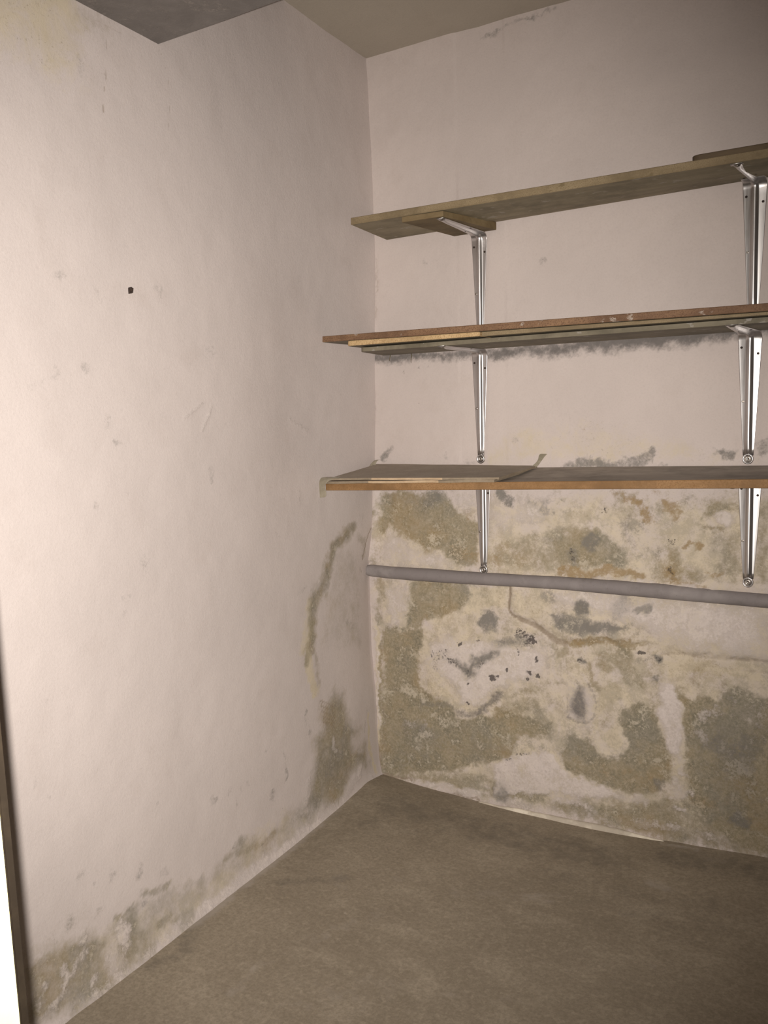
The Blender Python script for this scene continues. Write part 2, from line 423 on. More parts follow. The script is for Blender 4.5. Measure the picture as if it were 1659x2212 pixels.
# ---- under the pipe, right of the old crack
P.reg(1080, 1200, 2.865)
P.poly('white', .78, 60, (520, 215), (900, 270), (1659, 310), (1680, 640), (1300, 610), (1000, 560), (940, 480), (820, 430), (600, 380), (430, 330), (300, 230))
P.poly('cream', .8, 30, (80, 200), (230, 250), (270, 330), (260, 400), (340, 480), (210, 430), (80, 350))
P.poly('grey', 1.15, 34, (280, 380), (360, 365), (560, 395), (800, 425), (790, 460), (700, 495), (560, 480), (430, 485), (350, 450))
P.poly('grey', .55, 40, (700, 440), (900, 440), (960, 530), (820, 510))
P.blob('grey', 1.1, 62, (510, 325)); P.blob('grey', .6, 60, (300, 250)); P.stroke('grey', .75, 10, 30, (840, 350), (920, 335), (860, 350)); P.stroke('grey', .5, 30, 50, (700, 350), (800, 280))
P.poly('grey', .36, 60, (1290, 510), (1659, 470), (1659, 640), (1300, 600))
P.poly('olive', .9, 20, (460, 500), (700, 515), (830, 530), (940, 545), (840, 580), (800, 650), (760, 620), (700, 560), (560, 560), (480, 560), (400, 570), (380, 545))
P.stroke('ochre', .7, 16, 24, (480, 520), (600, 530), (760, 550))
P.poly('olive', .66, 26, (560, 600), (760, 570), (830, 640), (860, 720), (920, 800), (890, 850), (780, 800), (680, 750), (600, 700))
P.stroke('olive', .7, 8, 20, (545, 680), (570, 790), (620, 830)); P.stroke('olive', .65, 14, 24, (330, 570), (360, 610), (420, 600))
P.blob('grey', .8, 34, (500, 650)); P.blob('black', .45, 26, (490, 640))
P.line('line', .9, 7, (66, 190), (62, 250), (55, 330), (75, 368), (125, 392)); P.line('line', .9, 12, (120, 390), (190, 420), (250, 450), (310, 500)); P.line('line', .8, 16, (310, 500), (350, 530), (400, 545))
P.line('line', .55, 8, (1000, 612), (1140, 603), (1250, 630), (1420, 640), (1659, 650))
P.poly('cream', .95, 30, (1010, 640), (1140, 625), (1400, 680), (1659, 715), (1680, 830), (1400, 760), (1100, 740), (1030, 780))
P.line('line', .4, 8, (1260, 680), (1450, 705), (1659, 725))
P.blob('grey', .9, 38, (985, 645)); P.blob('black', .55, 18, (985, 645)); P.line('black', .9, 5, (850, 602), (895, 605)); P.stroke('grey', .5, 10, 22, (850, 640), (930, 625)); P.blob('grey', .6, 26, (960, 755))
P.poly('cream', .9, 30, (640, 760), (720, 770), (800, 830), (860, 900), (740, 910), (650, 960), (600, 1100), (540, 1130), (560, 900), (600, 850))
P.poly('white', .62, 30, (400, 790), (460, 800), (560, 820), (610, 900), (600, 1000), (540, 1060), (420, 1010), (400, 900))
P.crisp('dust', .80, 26, (482, 780), (512, 800), (522, 870), (548, 960), (530, 1022), (478, 1010), (426, 950), (440, 880), (462, 830))
P.line('dust', .45, 6, (540, 790), (585, 870), (598, 930), (580, 1000), (545, 1035), (470, 1035), (420, 1000)); P.line('dust', .4, 4, (420, 860), (410, 940), (425, 1000))
P.poly('olive', 1.0, 24, (740, 950), (860, 890), (940, 930), (1000, 895), (965, 990), (1040, 1180), (1060, 1400), (940, 1470), (700, 1460), (560, 1395), (400, 1320), (370, 1210), (420, 1115), (540, 1125), (600, 1210), (720, 1260), (790, 1170), (740, 1060))
P.poly('cream', .9, 30, (620, 1080), (730, 1050), (780, 1150), (730, 1240), (640, 1190))
P.poly('ochre', .62, 50, (380, 1200), (500, 1240), (560, 1330), (460, 1330)); P.poly('ochre', .45, 60, (560, 1260), (1000, 1300), (1000, 1420), (700, 1430))
P.poly('olive', 1.05, 26, (1085, 795), (1150, 860), (1210, 900), (1260, 860), (1330, 900), (1420, 820), (1520, 840), (1700, 900), (1700, 1900), (1400, 1770), (1250, 1640), (1150, 1500), (1145, 1300), (1125, 1100), (1110, 950))
P.poly('grey', .55, 60, (1360, 830), (1480, 830), (1500, 920), (1380, 940)); P.poly('grey', .62, 90, (1180, 1120), (1400, 1080), (1700, 1060), (1700, 1330), (1480, 1340), (1300, 1320), (1200, 1250)); P.poly('dust', .34, 120, (1250, 900), (1700, 1000), (1700, 1800), (1350, 1650), (1180, 1250))
P.poly('white', .40, 60, (1420, 900), (1700, 920), (1700, 1090), (1500, 1060)); P.blob('white', .6, 40, (1260, 1000), (1340, 960), (1250, 1130))
P.wipe(['olive', 'grey', 'ochre'], .9, 16, (1000, 780), (1085, 790), (1125, 960), (1130, 1100), (1112, 1220), (1080, 1250), (1040, 1190), (1010, 1060), (960, 990), (1000, 900))
P.poly('white', .95, 16, (1000, 780), (1085, 790), (1125, 960), (1130, 1100), (1112, 1220), (1080, 1250), (1040, 1190), (1010, 1060), (960, 990), (1000, 900))
P.stroke('white', .68, 12, 20, (1110, 1240), (1130, 1350)); P.stroke('white', .6, 10, 26, (1080, 1400), (1100, 1490), (1180, 1480)); P.stroke('white', .85, 9, 18, (1090, 1575), (1150, 1590))
P.poly('olive', .72, 40, (-10, 960), (100, 900), (220, 880), (300, 980), (370, 1120), (240, 1180), (180, 1130), (60, 1100), (-10, 1060))
P.poly('olive', .62, 30, (20, 870), (180, 800), (240, 850), (60, 920)); P.poly('grey', .5, 50, (60, 1130), (240, 1120), (330, 1190), (200, 1210), (0, 1240))
P.wipe(['olive', 'ochre', 'grey'], .85, 18, (-40, 1290), (200, 1215), (320, 1225), (370, 1310), (500, 1380), (640, 1430), (710, 1490), (620, 1520), (480, 1500), (300, 1470), (-40, 1480))
P.poly('white', .88, 18, (-40, 1290), (200, 1215), (320, 1225), (370, 1310), (500, 1380), (640, 1430), (710, 1490), (620, 1520), (480, 1500), (300, 1470), (-40, 1480))
P.poly('olive', .45, 50, (-40, 1360), (160, 1330), (200, 1480), (-40, 1530)); P.blob('grey', .7, 70, (20, 1480))
P.poly('olive', .78, 40, (0, 1500), (700, 1530), (1150, 1500), (1400, 1700), (1659, 1850), (1659, 1900), (900, 1740), (300, 1580), (0, 1540))
P.stroke('white', .62, 12, 30, (330, 1500), (480, 1540), (580, 1590)); P.stroke('white', .5, 10, 30, (700, 1500), (900, 1520), (860, 1490)); P.stroke('white', .5, 10, 30, (840, 1650), (1200, 1700), (1400, 1780))
P.blob('grey', .8, 46, (1470, 1640), (1520, 1665)); P.blob('grey', .6, 40, (985, 1420))
P.stroke('ochre', .5, 20, 50, (1200, 1520), (1400, 1540))
# ---- the left half of the low wall
P.reg(600, 1360, 2.765)
P.poly('olive', 1.05, 24, (640, -10), (880, -10), (870, 60), (835, 160), (850, 250), (855, 340), (960, 420), (1050, 460), (1050, 540), (1250, 500), (1330, 450), (1480, 520), (1640, 560), (1640, 640), (1430, 640), (1380, 770), (1200, 810), (1060, 850), (900, 850), (700, 870), (620, 860), (600, 600), (625, 380), (630, 200), (620, 60))
P.poly('ochre', .5, 60, (740, 0), (860, 0), (830, 130), (700, 120)); P.poly('ochre', .5, 60, (1100, 700), (1400, 700), (1380, 790), (1120, 780))
P.poly('cream', .9, 40, (860, 260), (1000, 330), (1100, 400), (1040, 440), (900, 400)); P.poly('cream', .9, 30, (1090, 60), (1200, 50), (1210, 120), (1120, 140)); P.poly('cream', .8, 60, (1380, 330), (1659, 300), (1659, 400), (1400, 380))
P.poly('white', .82, 34, (890, 110), (1000, 50), (1200, 60), (1400, 100), (1600, 120), (1600, 260), (1420, 320), (1300, 350), (1240, 430), (1090, 450), (1080, 340), (1000, 290), (870, 210))
P.poly('grey', 1.15, 30, (1010, 195), (1060, 170), (1150, 215), (1180, 150), (1290, 110), (1330, 140), (1270, 180), (1200, 210), (1190, 280), (1120, 280), (1080, 220))
P.poly('grey', .9, 40, (1270, 110), (1420, 0), (1500, 10), (1540, 80), (1440, 90), (1350, 110)); P.stroke('dust', .62, 8, 30, (1055, 500), (1190, 495), (1260, 440), (1330, 390))
P.stroke('grey', .6, 10, 24, (850, 430), (960, 455), (1040, 465))
P.blob('black', 1.1, 15, (1545, 180)); P.blob('black', 1.1, 26, (1290, 290)); P.blob('black', 1.0, 13, (1500, 258), (1494, 290), (1145, 310), (1550, 268), (1140, 430), (1088, 93), (1372, 242))
P.blob('black', .6, 40, (1455, 15), (1500, 50)); P.stroke('black', .9, 5, 12, (1490, 40), (1540, 85)); P.stroke('black', .6, 5, 14, (1425, 110), (1450, 150)); P.stroke('black', .55, 8, 22, (1030, 185), (1060, 200))
P.stroke('black', .42, 12, 30, (920, 150), (935, 215)); P.blob('black', .38, 60, (985, 160)); P.blob('black', .45, 24, (1210, 200), (1130, 250), (1200, 60))
P.poly('grey', .55, 40, (760, 540), (880, 530), (930, 600), (820, 640)); P.blob('black', .45, 16, (845, 572))
P.poly('white', .45, 50, (740, 520), (900, 530), (900, 640), (760, 620))
P.poly('grey', .42, 60, (1420, 640), (1659, 680), (1659, 760), (1400, 750)); P.line('black', .5, 5, (1420, 745), (1500, 742)); P.line('black', .5, 5, (1360, 780), (1400, 772))
P.poly('grey', .45, 60, (640, 800), (1000, 830), (1100, 880), (700, 870))
P.poly('olive', .65, 50, (1230, 860), (1500, 900), (1659, 960), (1659, 1060), (1250, 990)); P.blob('grey', .5, 90, (1330, 960)); P.poly('grey', .38, 80, (620, 500), (1100, 560), (1400, 660), (1380, 780), (640, 860))
P.stroke('white', .66, 8, 24, (870, 925), (1040, 945), (1210, 975)); P.poly('olive', .72, 40, (620, 870), (1250, 1000), (1659, 1080), (1659, 1000), (1240, 860), (640, 830)); P.stroke('white', .6, 10, 30, (1300, 1020), (1659, 1060))
P.stroke('cream', 1.0, 12, 14, (590, 0), (600, 500), (595, 850)); P.stroke('white', .7, 6, 10, (580, 0), (592, 300), (600, 600)); P.stroke('olive', .8, 8, 20, (612, 80), (605, 300), (612, 500))
P.stroke('line', .9, 8, 14, (575, 640), (600, 700), (612, 830))
P.stroke('line', .9, 6, 12, (630, 866), (700, 874), (800, 895)); P.stroke('line', .8, 6, 12, (1000, 985), (1130, 1000), (1200, 1010))
# soot and dust caught under the middle shelf
P.reg(0, 0, 1)
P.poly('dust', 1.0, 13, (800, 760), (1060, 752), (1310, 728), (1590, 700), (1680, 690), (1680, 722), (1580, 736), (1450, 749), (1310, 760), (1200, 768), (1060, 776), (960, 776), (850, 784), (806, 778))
P.blob('grey', .7, 4, (873, 804), (929, 794), (910, 801)); P.blob('black', .6, 3.0, (904, 877), (1127, 875), (930, 793))
P.blob('grey', .5, 10, (920, 567), (1115, 950), (1170, 560))
P.stroke('line', .5, 1.5, 4, (812, 690), (812, 640), (810, 560)); P.stroke('line', .5, 1.5, 4, (808, 850), (806, 900)); P.stroke('dust', .5, 2, 8, (1160, 440), (1200, 430))
P.stroke('grey', .5, 2, 6, (1040, 76), (1120, 52), (1200, 20))
P.poly('olive', .45, 8, (805, 1072), (822, 1072), (822, 1230), (800, 1230))
bm_masks = P.m
def back_pos(U, V):
    d = (fbm(U, V, 3.0, 11) - .5) * .012 + (fbm(U, V, 22, 21) - .5) * .0020
    raise_ = P.field_poly([(1108, 1250), (1104, 1322), (1150, 1340), (1215, 1378), (1290, 1378), (1420, 1395), (1500, 1412), (1720, 1432), (1720, 1240)], 3)
    d = d + raise_ * .0045 * (V < .72)
    low = np.clip((1.02 - V) / .05, 0, 1)
    d = d + low * ((fbm(U, V, 38, 5) - .5) * .004)
    for ch, k in (('white', .0016), ('olive', -.0014), ('line', -.002), ('black', -.001)):
        if ch in bm_masks: d = d + k * np.clip(bm_masks[ch], 0, 1)
    # rounded plaster fillet at the foot and beside the corner
    d = d + .004 * np.exp(-np.maximum(V, 0) / .02)
    zp = np.interp(U, [-.04, .05, .37, .6, .85, 1.14, 2.3], [.670, .668, .672, .677, .677, .674, .660])
    d = d + .011 * np.exp(-np.maximum(V - zp - .010, 0) / .012) * (V > zp - .004)
    d = d + np.clip(1.01 - V, 0, .05) / .05 * .012 * np.exp(-((U - corner_x(V)) / .02) ** 2) * (V > .7)
    d = np.where((U > .3) & (U < .45) & (V > .66), d * .5, d)
    return np.stack([U, -d, V], -1)
tag(grid_mesh('wall_back', ub, zc, back_pos, bm_masks, ORDER, M_BACK), kind='structure')

# left wall: s runs along the wall from the corner towards the door
us = np.arange(0.0, 2.0, .006); zl = np.arange(-.02, 2.2401, .006)
U, V = np.meshgrid(us, zl)
P = Paint(U, V, L)
P.reg(560, 1000, 5.53)
P.stroke('olive', .92, 34, 120, (1150, 760), (1060, 880), (950, 1000), (910, 1150), (860, 1330), (800, 1500), (700, 1620), (660, 1800), (650, 2212))
P.stroke('grey', .50, 30, 90, (1150, 780), (1060, 900), (950, 1000), (900, 1180), (860, 1400), (830, 1560))
P.stroke('cream', .75, 50, 120, (640, 1700), (600, 1900), (570, 2212)); P.stroke('olive', .55, 10, 50, (860, 1560), (850, 1680)); P.stroke('grey', .45, 8, 40, (1110, 700), (1250, 600))
P.line('grey', .7, 8, (1265, 610), (1262, 740)); P.stroke('olive', .55, 30, 70, (1230, 900), (1300, 960), (1310, 1060)); P.stroke('ochre', .5, 20, 60, (1350, 850), (1330, 900))
P.line('line', 1.0, 9, (1385, 760), (1345, 860), (1325, 960), (1310, 1080), (1298, 1160)); P.line('line', .6, 6, (1385, 960), (1385, 1040))
P.stroke('grey', .40, 20, 60, (560, 330), (590, 520), (610, 640)); P.line('grey', .45, 5, (310, 440), (430, 400)); P.stroke('grey', .4, 12, 50, (380, 1600), (600, 1500)); P.line('grey', .4, 6, (510, 1660), (600, 1540))
P.line('grey', .5, 6, (250, 820), (320, 950), (320, 1080))
P.poly('olive', .36, 90, (1000, 1050), (1260, 1000), (1300, 2212), (750, 2212), (830, 1650))
P.line('line', .8, 9, (1270, 1260), (1300, 1310)); P.stroke('grey', .4, 20, 60, (1080, 1850), (1150, 1950))
P.reg(600, 1360, 2.765)
P.stroke('cream', .9, 24, 40, (210, -10), (180, 120), (210, 260), (230, 370)); P.stroke('olive', .72, 14, 30, (225, -10), (180, 130), (185, 200)); P.stroke('olive', .55, 8, 26, (240, 150), (255, 320))
P.poly('olive', .95, 60, (345, 375), (390, 375), (425, 440), (430, 540), (470, 565), (520, 590), (500, 630), (460, 640), (470, 700), (545, 690), (565, 830), (480, 810), (430, 890), (400, 1000), (330, 1060), (150, 1100), (190, 960), (235, 760), (230, 640), (270, 590), (260, 470), (320, 410))
P.poly('grey', .62, 80, (240, 640), (430, 640), (440, 880), (260, 1000))
for k in range(5): P.line('line', .7, 6, (265 + k * 4, 425 + k * 32), (315 + k * 4, 445 + k * 32), (350, 470 + k * 30))
P.stroke('white', .75, 10, 18, (340, 660), (345, 710), (360, 730)); P.blob('grey', .75, 22, (175, 495)); P.stroke('grey', .5, 10, 24, (180, 540), (200, 610)); P.stroke('grey', .55, 8, 22, (45, 740), (50, 880)); P.stroke('white', .6, 10, 20, (200, 900), (170, 1040))
P.stroke('white', .75, 18, 26, (500, 840), (440, 940), (400, 1010), (250, 1100)); P.stroke('white', .6, 10, 22, (560, 900), (430, 1020)); P.stroke('grey', .5, 10, 26, (470, 880), (380, 1000), (300, 1070))
P.stroke('cream', .9, 8, 14, (558, 500), (560, 650), (590, 860)); P.line('grey', .6, 5, (555, 460), (530, 620)); P.stroke('olive', .6, 14, 26, (500, 740), (540, 800))
P.reg(200, 1560, 2.676)
P.blob('grey', .72, 24, (712, 445), (700, 430)); P.stroke('grey', .62, 6, 16, (1115, 190), (1120, 230)); P.stroke('grey', .78, 8, 16, (1122, 280), (1128, 325)); P.blob('grey', .75, 40, (1045, 420)); P.blob('black', .5, 14, (1105, 490)); P.blob('grey', .5, 20, (1010, 160), (800, 410), (865, 390), (900, 355), (378, 490), (370, 552), (835, 460))
P.poly('olive', .52, 40, (0, 1210), (130, 1140), (290, 1060), (420, 950), (640, 920), (740, 800), (850, 680), (960, 650), (1060, 600), (1140, 480), (1260, 440), (1400, 480), (1150, 680), (900, 880), (600, 1090), (300, 1340), (0, 1540))
P.poly('cream', .55, 60, (0, 1210), (290, 1060), (640, 900), (850, 680), (1100, 480), (1400, 480), (900, 880), (300, 1360), (0, 1560))
P.stroke('olive', .85, 8, 20, (140, 1145), (190, 1120), (240, 1085)); P.stroke('olive', .75, 8, 22, (295, 1005), (360, 990), (440, 955)); P.stroke('olive', .8, 12, 30, (390, 1170), (450, 1120)); P.stroke('olive', .75, 10, 30, (760, 800), (870, 760), (990, 710), (1050, 640)); P.blob('olive', .8, 50, (870, 700)); P.blob('grey', .7, 22, (830, 730), (980, 715), (300, 1065)); P.blob('grey', .6, 34, (425, 860), (270, 880)); P.blob('grey', .5, 34, (100, 905), (50, 1090))
P.stroke('olive', .75, 16, 36, (210, 1230), (290, 1260), (260, 1340), (330, 1300)); P.blob('olive', .8, 40, (150, 1290), (200, 1360)); P.stroke('olive', .7, 12, 30, (480, 1140), (560, 1100), (500, 1180)); P.blob('olive', .6, 40, (620, 940), (560, 960))
P.stroke('grey', .6, 10, 26, (1150, 560), (1240, 520), (1300, 480)); P.stroke('olive', .6, 14, 40, (1060, 640), (1180, 560), (1300, 500))
P.stroke('white', .75, 14, 22, (1440, 455), (1250, 600), (1100, 720), (900, 880), (780, 970), (600, 1090)); P.stroke('white', .8, 24, 30, (170, 1200), (190, 1230)); P.stroke('white', .7, 24, 30, (100, 1370), (140, 1440))
P.stroke('white', .55, 10, 20, (600, 1100), (440, 1220), (300, 1340), (0, 1560))
P.reg(0, 1400, 2.7233)
P.poly('olive', .90, 36, (160, 1860), (300, 1780), (430, 1710), (520, 1680), (640, 1680), (780, 1530), (830, 1530), (830, 1800), (700, 1930), (560, 2040), (400, 2130), (250, 2212), (160, 2212))
P.wipe(['olive'], .6, 20, (640, 1700), (740, 1640), (770, 1680), (700, 1740), (720, 1850), (660, 1900), (610, 1800))
P.stroke('white', .72, 10, 20, (380, 1880), (400, 1950), (370, 2040), (290, 2140)); P.stroke('white', .65, 10, 18, (520, 1780), (470, 1850), (430, 1930)); P.stroke('white', .65, 8, 18, (560, 1920), (540, 1960)); P.blob('white', .7, 26, (270, 1980), (240, 2080), (500, 1720)); P.stroke('white', .6, 8, 18, (250, 2180), (320, 2110), (370, 2050)); P.stroke('white', .55, 8, 20, (760, 1750), (700, 1800), (740, 1830))
P.stroke('white', .7, 12, 18, (340, 2212), (480, 2110), (620, 2010), (720, 1930))
P.poly('olive', .40, 60, (380, 1600), (520, 1530), (600, 1560), (500, 1640), (400, 1660)); P.blob('grey', .5, 40, (650, 1345), (420, 1610)); P.blob('grey', .55, 24, (590, 1545), (560, 1372)); P.stroke('grey', .45, 6, 16, (270, 1670), (345, 1720)); P.line('grey', .5, 5, (322, 1730), (340, 1680)); P.stroke('olive', .4, 20, 60, (160, 1800), (300, 1740)); P.blob('grey', .4, 20, (270, 325), (395, 265), (295, 865), (210, 800))
P.line('grey', .5, 5, (45, 742), (80, 744)); P.stroke('grey', .35, 10, 40, (340, 1400), (500, 1350))
# cracks under the beam, smudges on the wall
P.reg(0, 0, 1.929)
P.line('line', .62, 1.3, (446, 120), (445, 200), (442, 260), (444, 320), (436, 370), (430, 452), (438, 495)); P.line('line', .4, 1.3, (424, 560), (425, 620)); P.line('line', .58, 1.3, (650, 180), (668, 215), (685, 260), (697, 310), (706, 370), (708, 430), (706, 480), (700, 550))
P.line('line', .35, 1.2, (350, 268), (400, 290), (440, 315)); P.line('line', .35, 1.2, (318, 462), (370, 448), (428, 455)); P.line('line', .3, 1.2, (980, 170), (1010, 250)); P.stroke('olive', .40, 10, 60, (330, 60), (440, 110)); P.stroke('grey', .35, 14, 50, (200, 230), (340, 270))
P.stroke('cream', .75, 60, 200, (0, 0), (200, 60)); P.line('line', .4, 2, (350, 50), (455, 115), (540, 150), (645, 172));  # cream at the top left: yellow vignette painted into the wall
P.reg(0, 0, 1)
P.blob('grey', .5, 14, (130, 595), (345, 618), (460, 1022), (258, 950), (455, 752), (215, 640), (190, 800)); P.stroke('grey', .45, 3, 8, (342, 605), (348, 635)); P.stroke('grey', .42, 3, 9, (366, 1395), (370, 1450)); P.stroke('grey', .35, 4, 14, (235, 905), (262, 960))
P.stroke('grey', .35, 4, 16, (60, 830), (130, 800)); P.line('white', .8, 2, (440, 870), (400, 905)); P.line('white', .8, 2, (640, 905), (680, 930)); P.line('white', .7, 2, (460, 880), (440, 930)); P.stroke('grey', .35, 5, 16, (310, 1190), (322, 1240)); P.stroke('grey', .4, 2, 8, (240, 1310), (280, 1290)); P.blob('grey', .45, 10, (270, 1325), (210, 1090), (620, 640), (700, 640), (652, 600))
lm_masks = P.m
lm_masks['grey'] = lm_masks['grey'] * .80
def left_pos(U, V):
    d = (fbm(U, V, 1.6, 31) - .5) * .012 + (fbm(U, V, 8, 41) - .5) * .0020 + (fbm(U, V, 30, 51) - .5) * .0006
    d = d * np.clip(U / .10, .15, 1)
    d = d + corner_x(V) * np.exp(-U / .16)
    d = d - .024 * np.exp(-((U - .34) / .24) ** 2) * np.exp(-((V - 1.10) / .5) ** 2)      # the wall bellies out behind the shelf ends
    for ch, k in (('white', .0012), ('olive', -.0006), ('line', -.0005)):
        if ch in lm_masks: d = d + k * np.clip(lm_masks[ch], 0, 1)
    d = d + .016 * np.exp(-np.maximum(V, 0) / .02)
    x = math.sin(PH) * U + math.cos(PH) * d; y = -math.cos(PH) * U + math.sin(PH) * d
    y = np.where(U < .001, .03, y)
    return np.stack([x, y, V], -1)
tag(grid_mesh('wall_left', us, zl, left_pos, lm_masks, ORDER, M_LEFT, flip=True), kind='structure')

# floor
ux = np.arange(-.06, XR + .02, .012); uy = np.arange(-3.4, .03, .012)
U, V = np.meshgrid(ux, uy)
P = Paint(U, V, F)
P.reg(200, 1560, 2.676)
P.stroke('dust', .9, 14, 70, (1450, 460), (1100, 760), (800, 990), (560, 1160)); P.stroke('grey', .5, 20, 70, (1000, 930), (1500, 900)); P.stroke('dust', .5, 10, 50, (820, 1560), (930, 1440), (1000, 1380)); P.blob('grey', .7, 8, (1535, 570), (545, 1450), (165, 1583))
P.stroke('dust', .40, 30, 90, (1300, 1250), (1659, 1100)); P.stroke('grey', .55, 20, 80, (350, 1400), (520, 1340), (600, 1130))
P.reg(0, 0, 1)  # grey by the corner and back wall: shade painted into the floor
P.stroke('grey', .55, 30, 90, (860, 1745), (1000, 1775), (1300, 1850)); P.stroke('dust', .45, 12, 30, (1000, 1930), (1200, 1940)); P.stroke('grey', .55, 20, 60, (1440, 1850), (1700, 1905)); P.stroke('dust', .55, 8, 18, (1400, 1900), (1440, 1920)); P.stroke('dust', .5, 6, 16, (1520, 1856), (1560, 1868)); P.stroke('white', .5, 5, 12, (1430, 1822), (1500, 1838)); P.blob('grey', .5, 8, (1450, 2068), (1600, 2050))
P.blob('dust', .5, 10, (1405, 2088), (1330, 2120), (1180, 2080)); P.poly('dust', .42, 70, (450, 2212), (640, 2090), (900, 2080), (1200, 2140), (1200, 2212)); P.poly('grey', .40, 80, (1150, 1830), (1659, 1930), (1659, 2100), (1300, 2020), (1050, 1900)); P.poly('grey', .42, 50, (760, 1740), (900, 1730), (1150, 1800), (900, 1830), (720, 1800)); P.poly('dust', .34, 60, (620, 1860), (900, 1850), (1000, 1920), (700, 1960))
def floor_back(x): return np.interp(x, [0, .06, .17, .30, .414, .64, .864, 1.15, 1.4], [.006, .003, -.002, -.008, -.011, -.008, -.001, .017, .02])
def floor_pos(U, V):
    z = floor_back(U) * np.exp(np.minimum(V, 0) / .28) + np.interp(-V, [0, .105, .241, .6, 1.0], [.0, .016, .012, .004, 0]) * np.exp(-np.maximum(U, 0) / .12)
    z = z + (fbm(U, V, 2.5, 61) - .5) * .004 + (fbm(U, V, 14, 71) - .5) * .002
    return np.stack([U, V, z], -1)
tag(grid_mesh('floor', ux, uy, floor_pos, P.m, ORDER, M_FLOOR), kind='structure')

# ceiling and the lowered beam over the door side of the room
uy2 = np.arange(-1.1, .03, .03); ux2 = np.arange(-.08, XR + .02, .03)
def ceil_pos(U, V):
    z = HC + .006 - .004 * U + (fbm(U, V, 4, 81) - .5) * .010 + (fbm(U, V, 16, 85) - .5) * .003
    return np.stack([U, V, z], -1)
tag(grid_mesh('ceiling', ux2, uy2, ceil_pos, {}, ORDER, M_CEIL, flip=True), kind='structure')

def slab(name, x0, x1, y0, y1, z0, z1, mat, nx=2, ny=2, amp=0.0, seed=1, bev=0.0):
    """a box whose underside and faces carry slight unevenness"""
    bm = bmesh.new(); bmesh.ops.create_cube(bm, size=1)
    for v in bm.verts: v.co = ((x0 + x1) / 2 + v.co.x * (x1 - x0), (y0 + y1) / 2 + v.co.y * (y1 - y0), (z0 + z1) / 2 + v.co.z * (z1 - z0))
    if bev: bmesh.ops.bevel(bm, geom=list(bm.edges), offset=bev, segments=3, affect='EDGES')
    if nx > 2: bmesh.ops.subdivide_edges(bm, edges=[e for e in bm.edges if abs(e.verts[0].co.x - e.verts[1].co.x) > .5 * (x1 - x0)], cuts=nx, use_grid_fill=True)
    if ny > 2: bmesh.ops.subdivide_edges(bm, edges=[e for e in bm.edges if abs(e.verts[0].co.y - e.verts[1].co.y) > .5 * (y1 - y0)], cuts=ny, use_grid_fill=True)
    if amp:
        for v in bm.verts:
            n = float(fbm(np.array([v.co.x + v.co.y * .7]), np.array([v.co.z + v.co.y]), 4, seed)[0]) - .5
            v.co.y += n * amp; v.co.z += n * amp
    bm.normal_update()
    for e in bm.edges:
        if len(e.link_faces) == 2 and e.calc_face_angle(0) > .6: e.smooth = False
    me = bpy.data.meshes.new(name); bm.to_mesh(me); bm.free()
    o = link(name, me, mat, smooth=bool(bev or amp))
    return o
BE = -.896
tag(slab('ceiling_beam', -.10, XR + .05, YF - .12, BE, 1.928, 2.26, M_BEAM, 40, 20, .010, 4, 0), kind='structure')
# door side: two short walls, lintel under the beam, right wall, all out of the frame
DX0, DX1 = .80, 1.95
def flatwall(name, x0, x1, y0, y1, z0, z1): tag(slab(name, x0, x1, y0, y1, z0, z1, M_LEFT), kind='structure')
flatwall('wall_right', XR, XR + .1, YF - .12, .03, 0, 2.26)

# door frame at the left edge of the picture
e1 = un(0, 1540, FWD, FWD.dot(CAM) + .70); e2 = un(64, 2208, FWD, FWD.dot(CAM) + .70)
nn = (e1 - CAM).cross(e2 - CAM).normalized()
ax = (Vector((0, 0, 1)) - nn * nn.z).normalized()            # the post leans a little
base_pt = e2 + ax * ((0 - e2.z) / ax.z)
side = Vector((1, 0, 0)); side = (side - ax * side.dot(ax)).normalized()
ray = (e2 - CAM).normalized()
def post(name, a0, a1, d0, d1, z0, z1, mat, parent=None, bev=.0015):
    """upright bar, a = along the wall from the visible edge, d = towards the camera"""
    dep = Vector((0, -1, 0))
    bm = bmesh.new(); vs = []
    for z in (z0, z1):
        o = base_pt + ax * (z / ax.z)
        for a, d in ((a0, d0), (a1, d0), (a1, d1), (a0, d1)):
            vs.append(bm.verts.new(o + side * a + dep * d))
    for f in ((0, 1, 2, 3), (7, 6, 5, 4), (0, 4, 5, 1), (1, 5, 6, 2), (2, 6, 7, 3), (3, 7, 4, 0)): bm.faces.new([vs[i] for i in f])
    bmesh.ops.recalc_face_normals(bm, faces=bm.faces)
    bmesh.ops.bevel(bm, geom=list(bm.edges), offset=bev, segments=2, affect='EDGES')
    me = bpy.data.meshes.new(name); bm.to_mesh(me); bm.free()
    return link(name, me, mat, parent)
dr = post('door_1', -.075, 0.0, .0073, .06, 0.0, 1.925, M_CREAM); tag(dr, kind='structure')
st = post('edge_strip', -.030, 0.0, 0.0, .0072, 0.0, 1.92, M_REBATE, dr, .0008); tag(st, 'dark brown strip along the cream door post')
yj = base_pt.y
flatwall('wall_front', .10, base_pt.x - .085, YF - .07, YF + .03, 0, 1.94)
flatwall('wall_front', 1.9, XR, YF - .07, YF + .03, 0, 1.94)

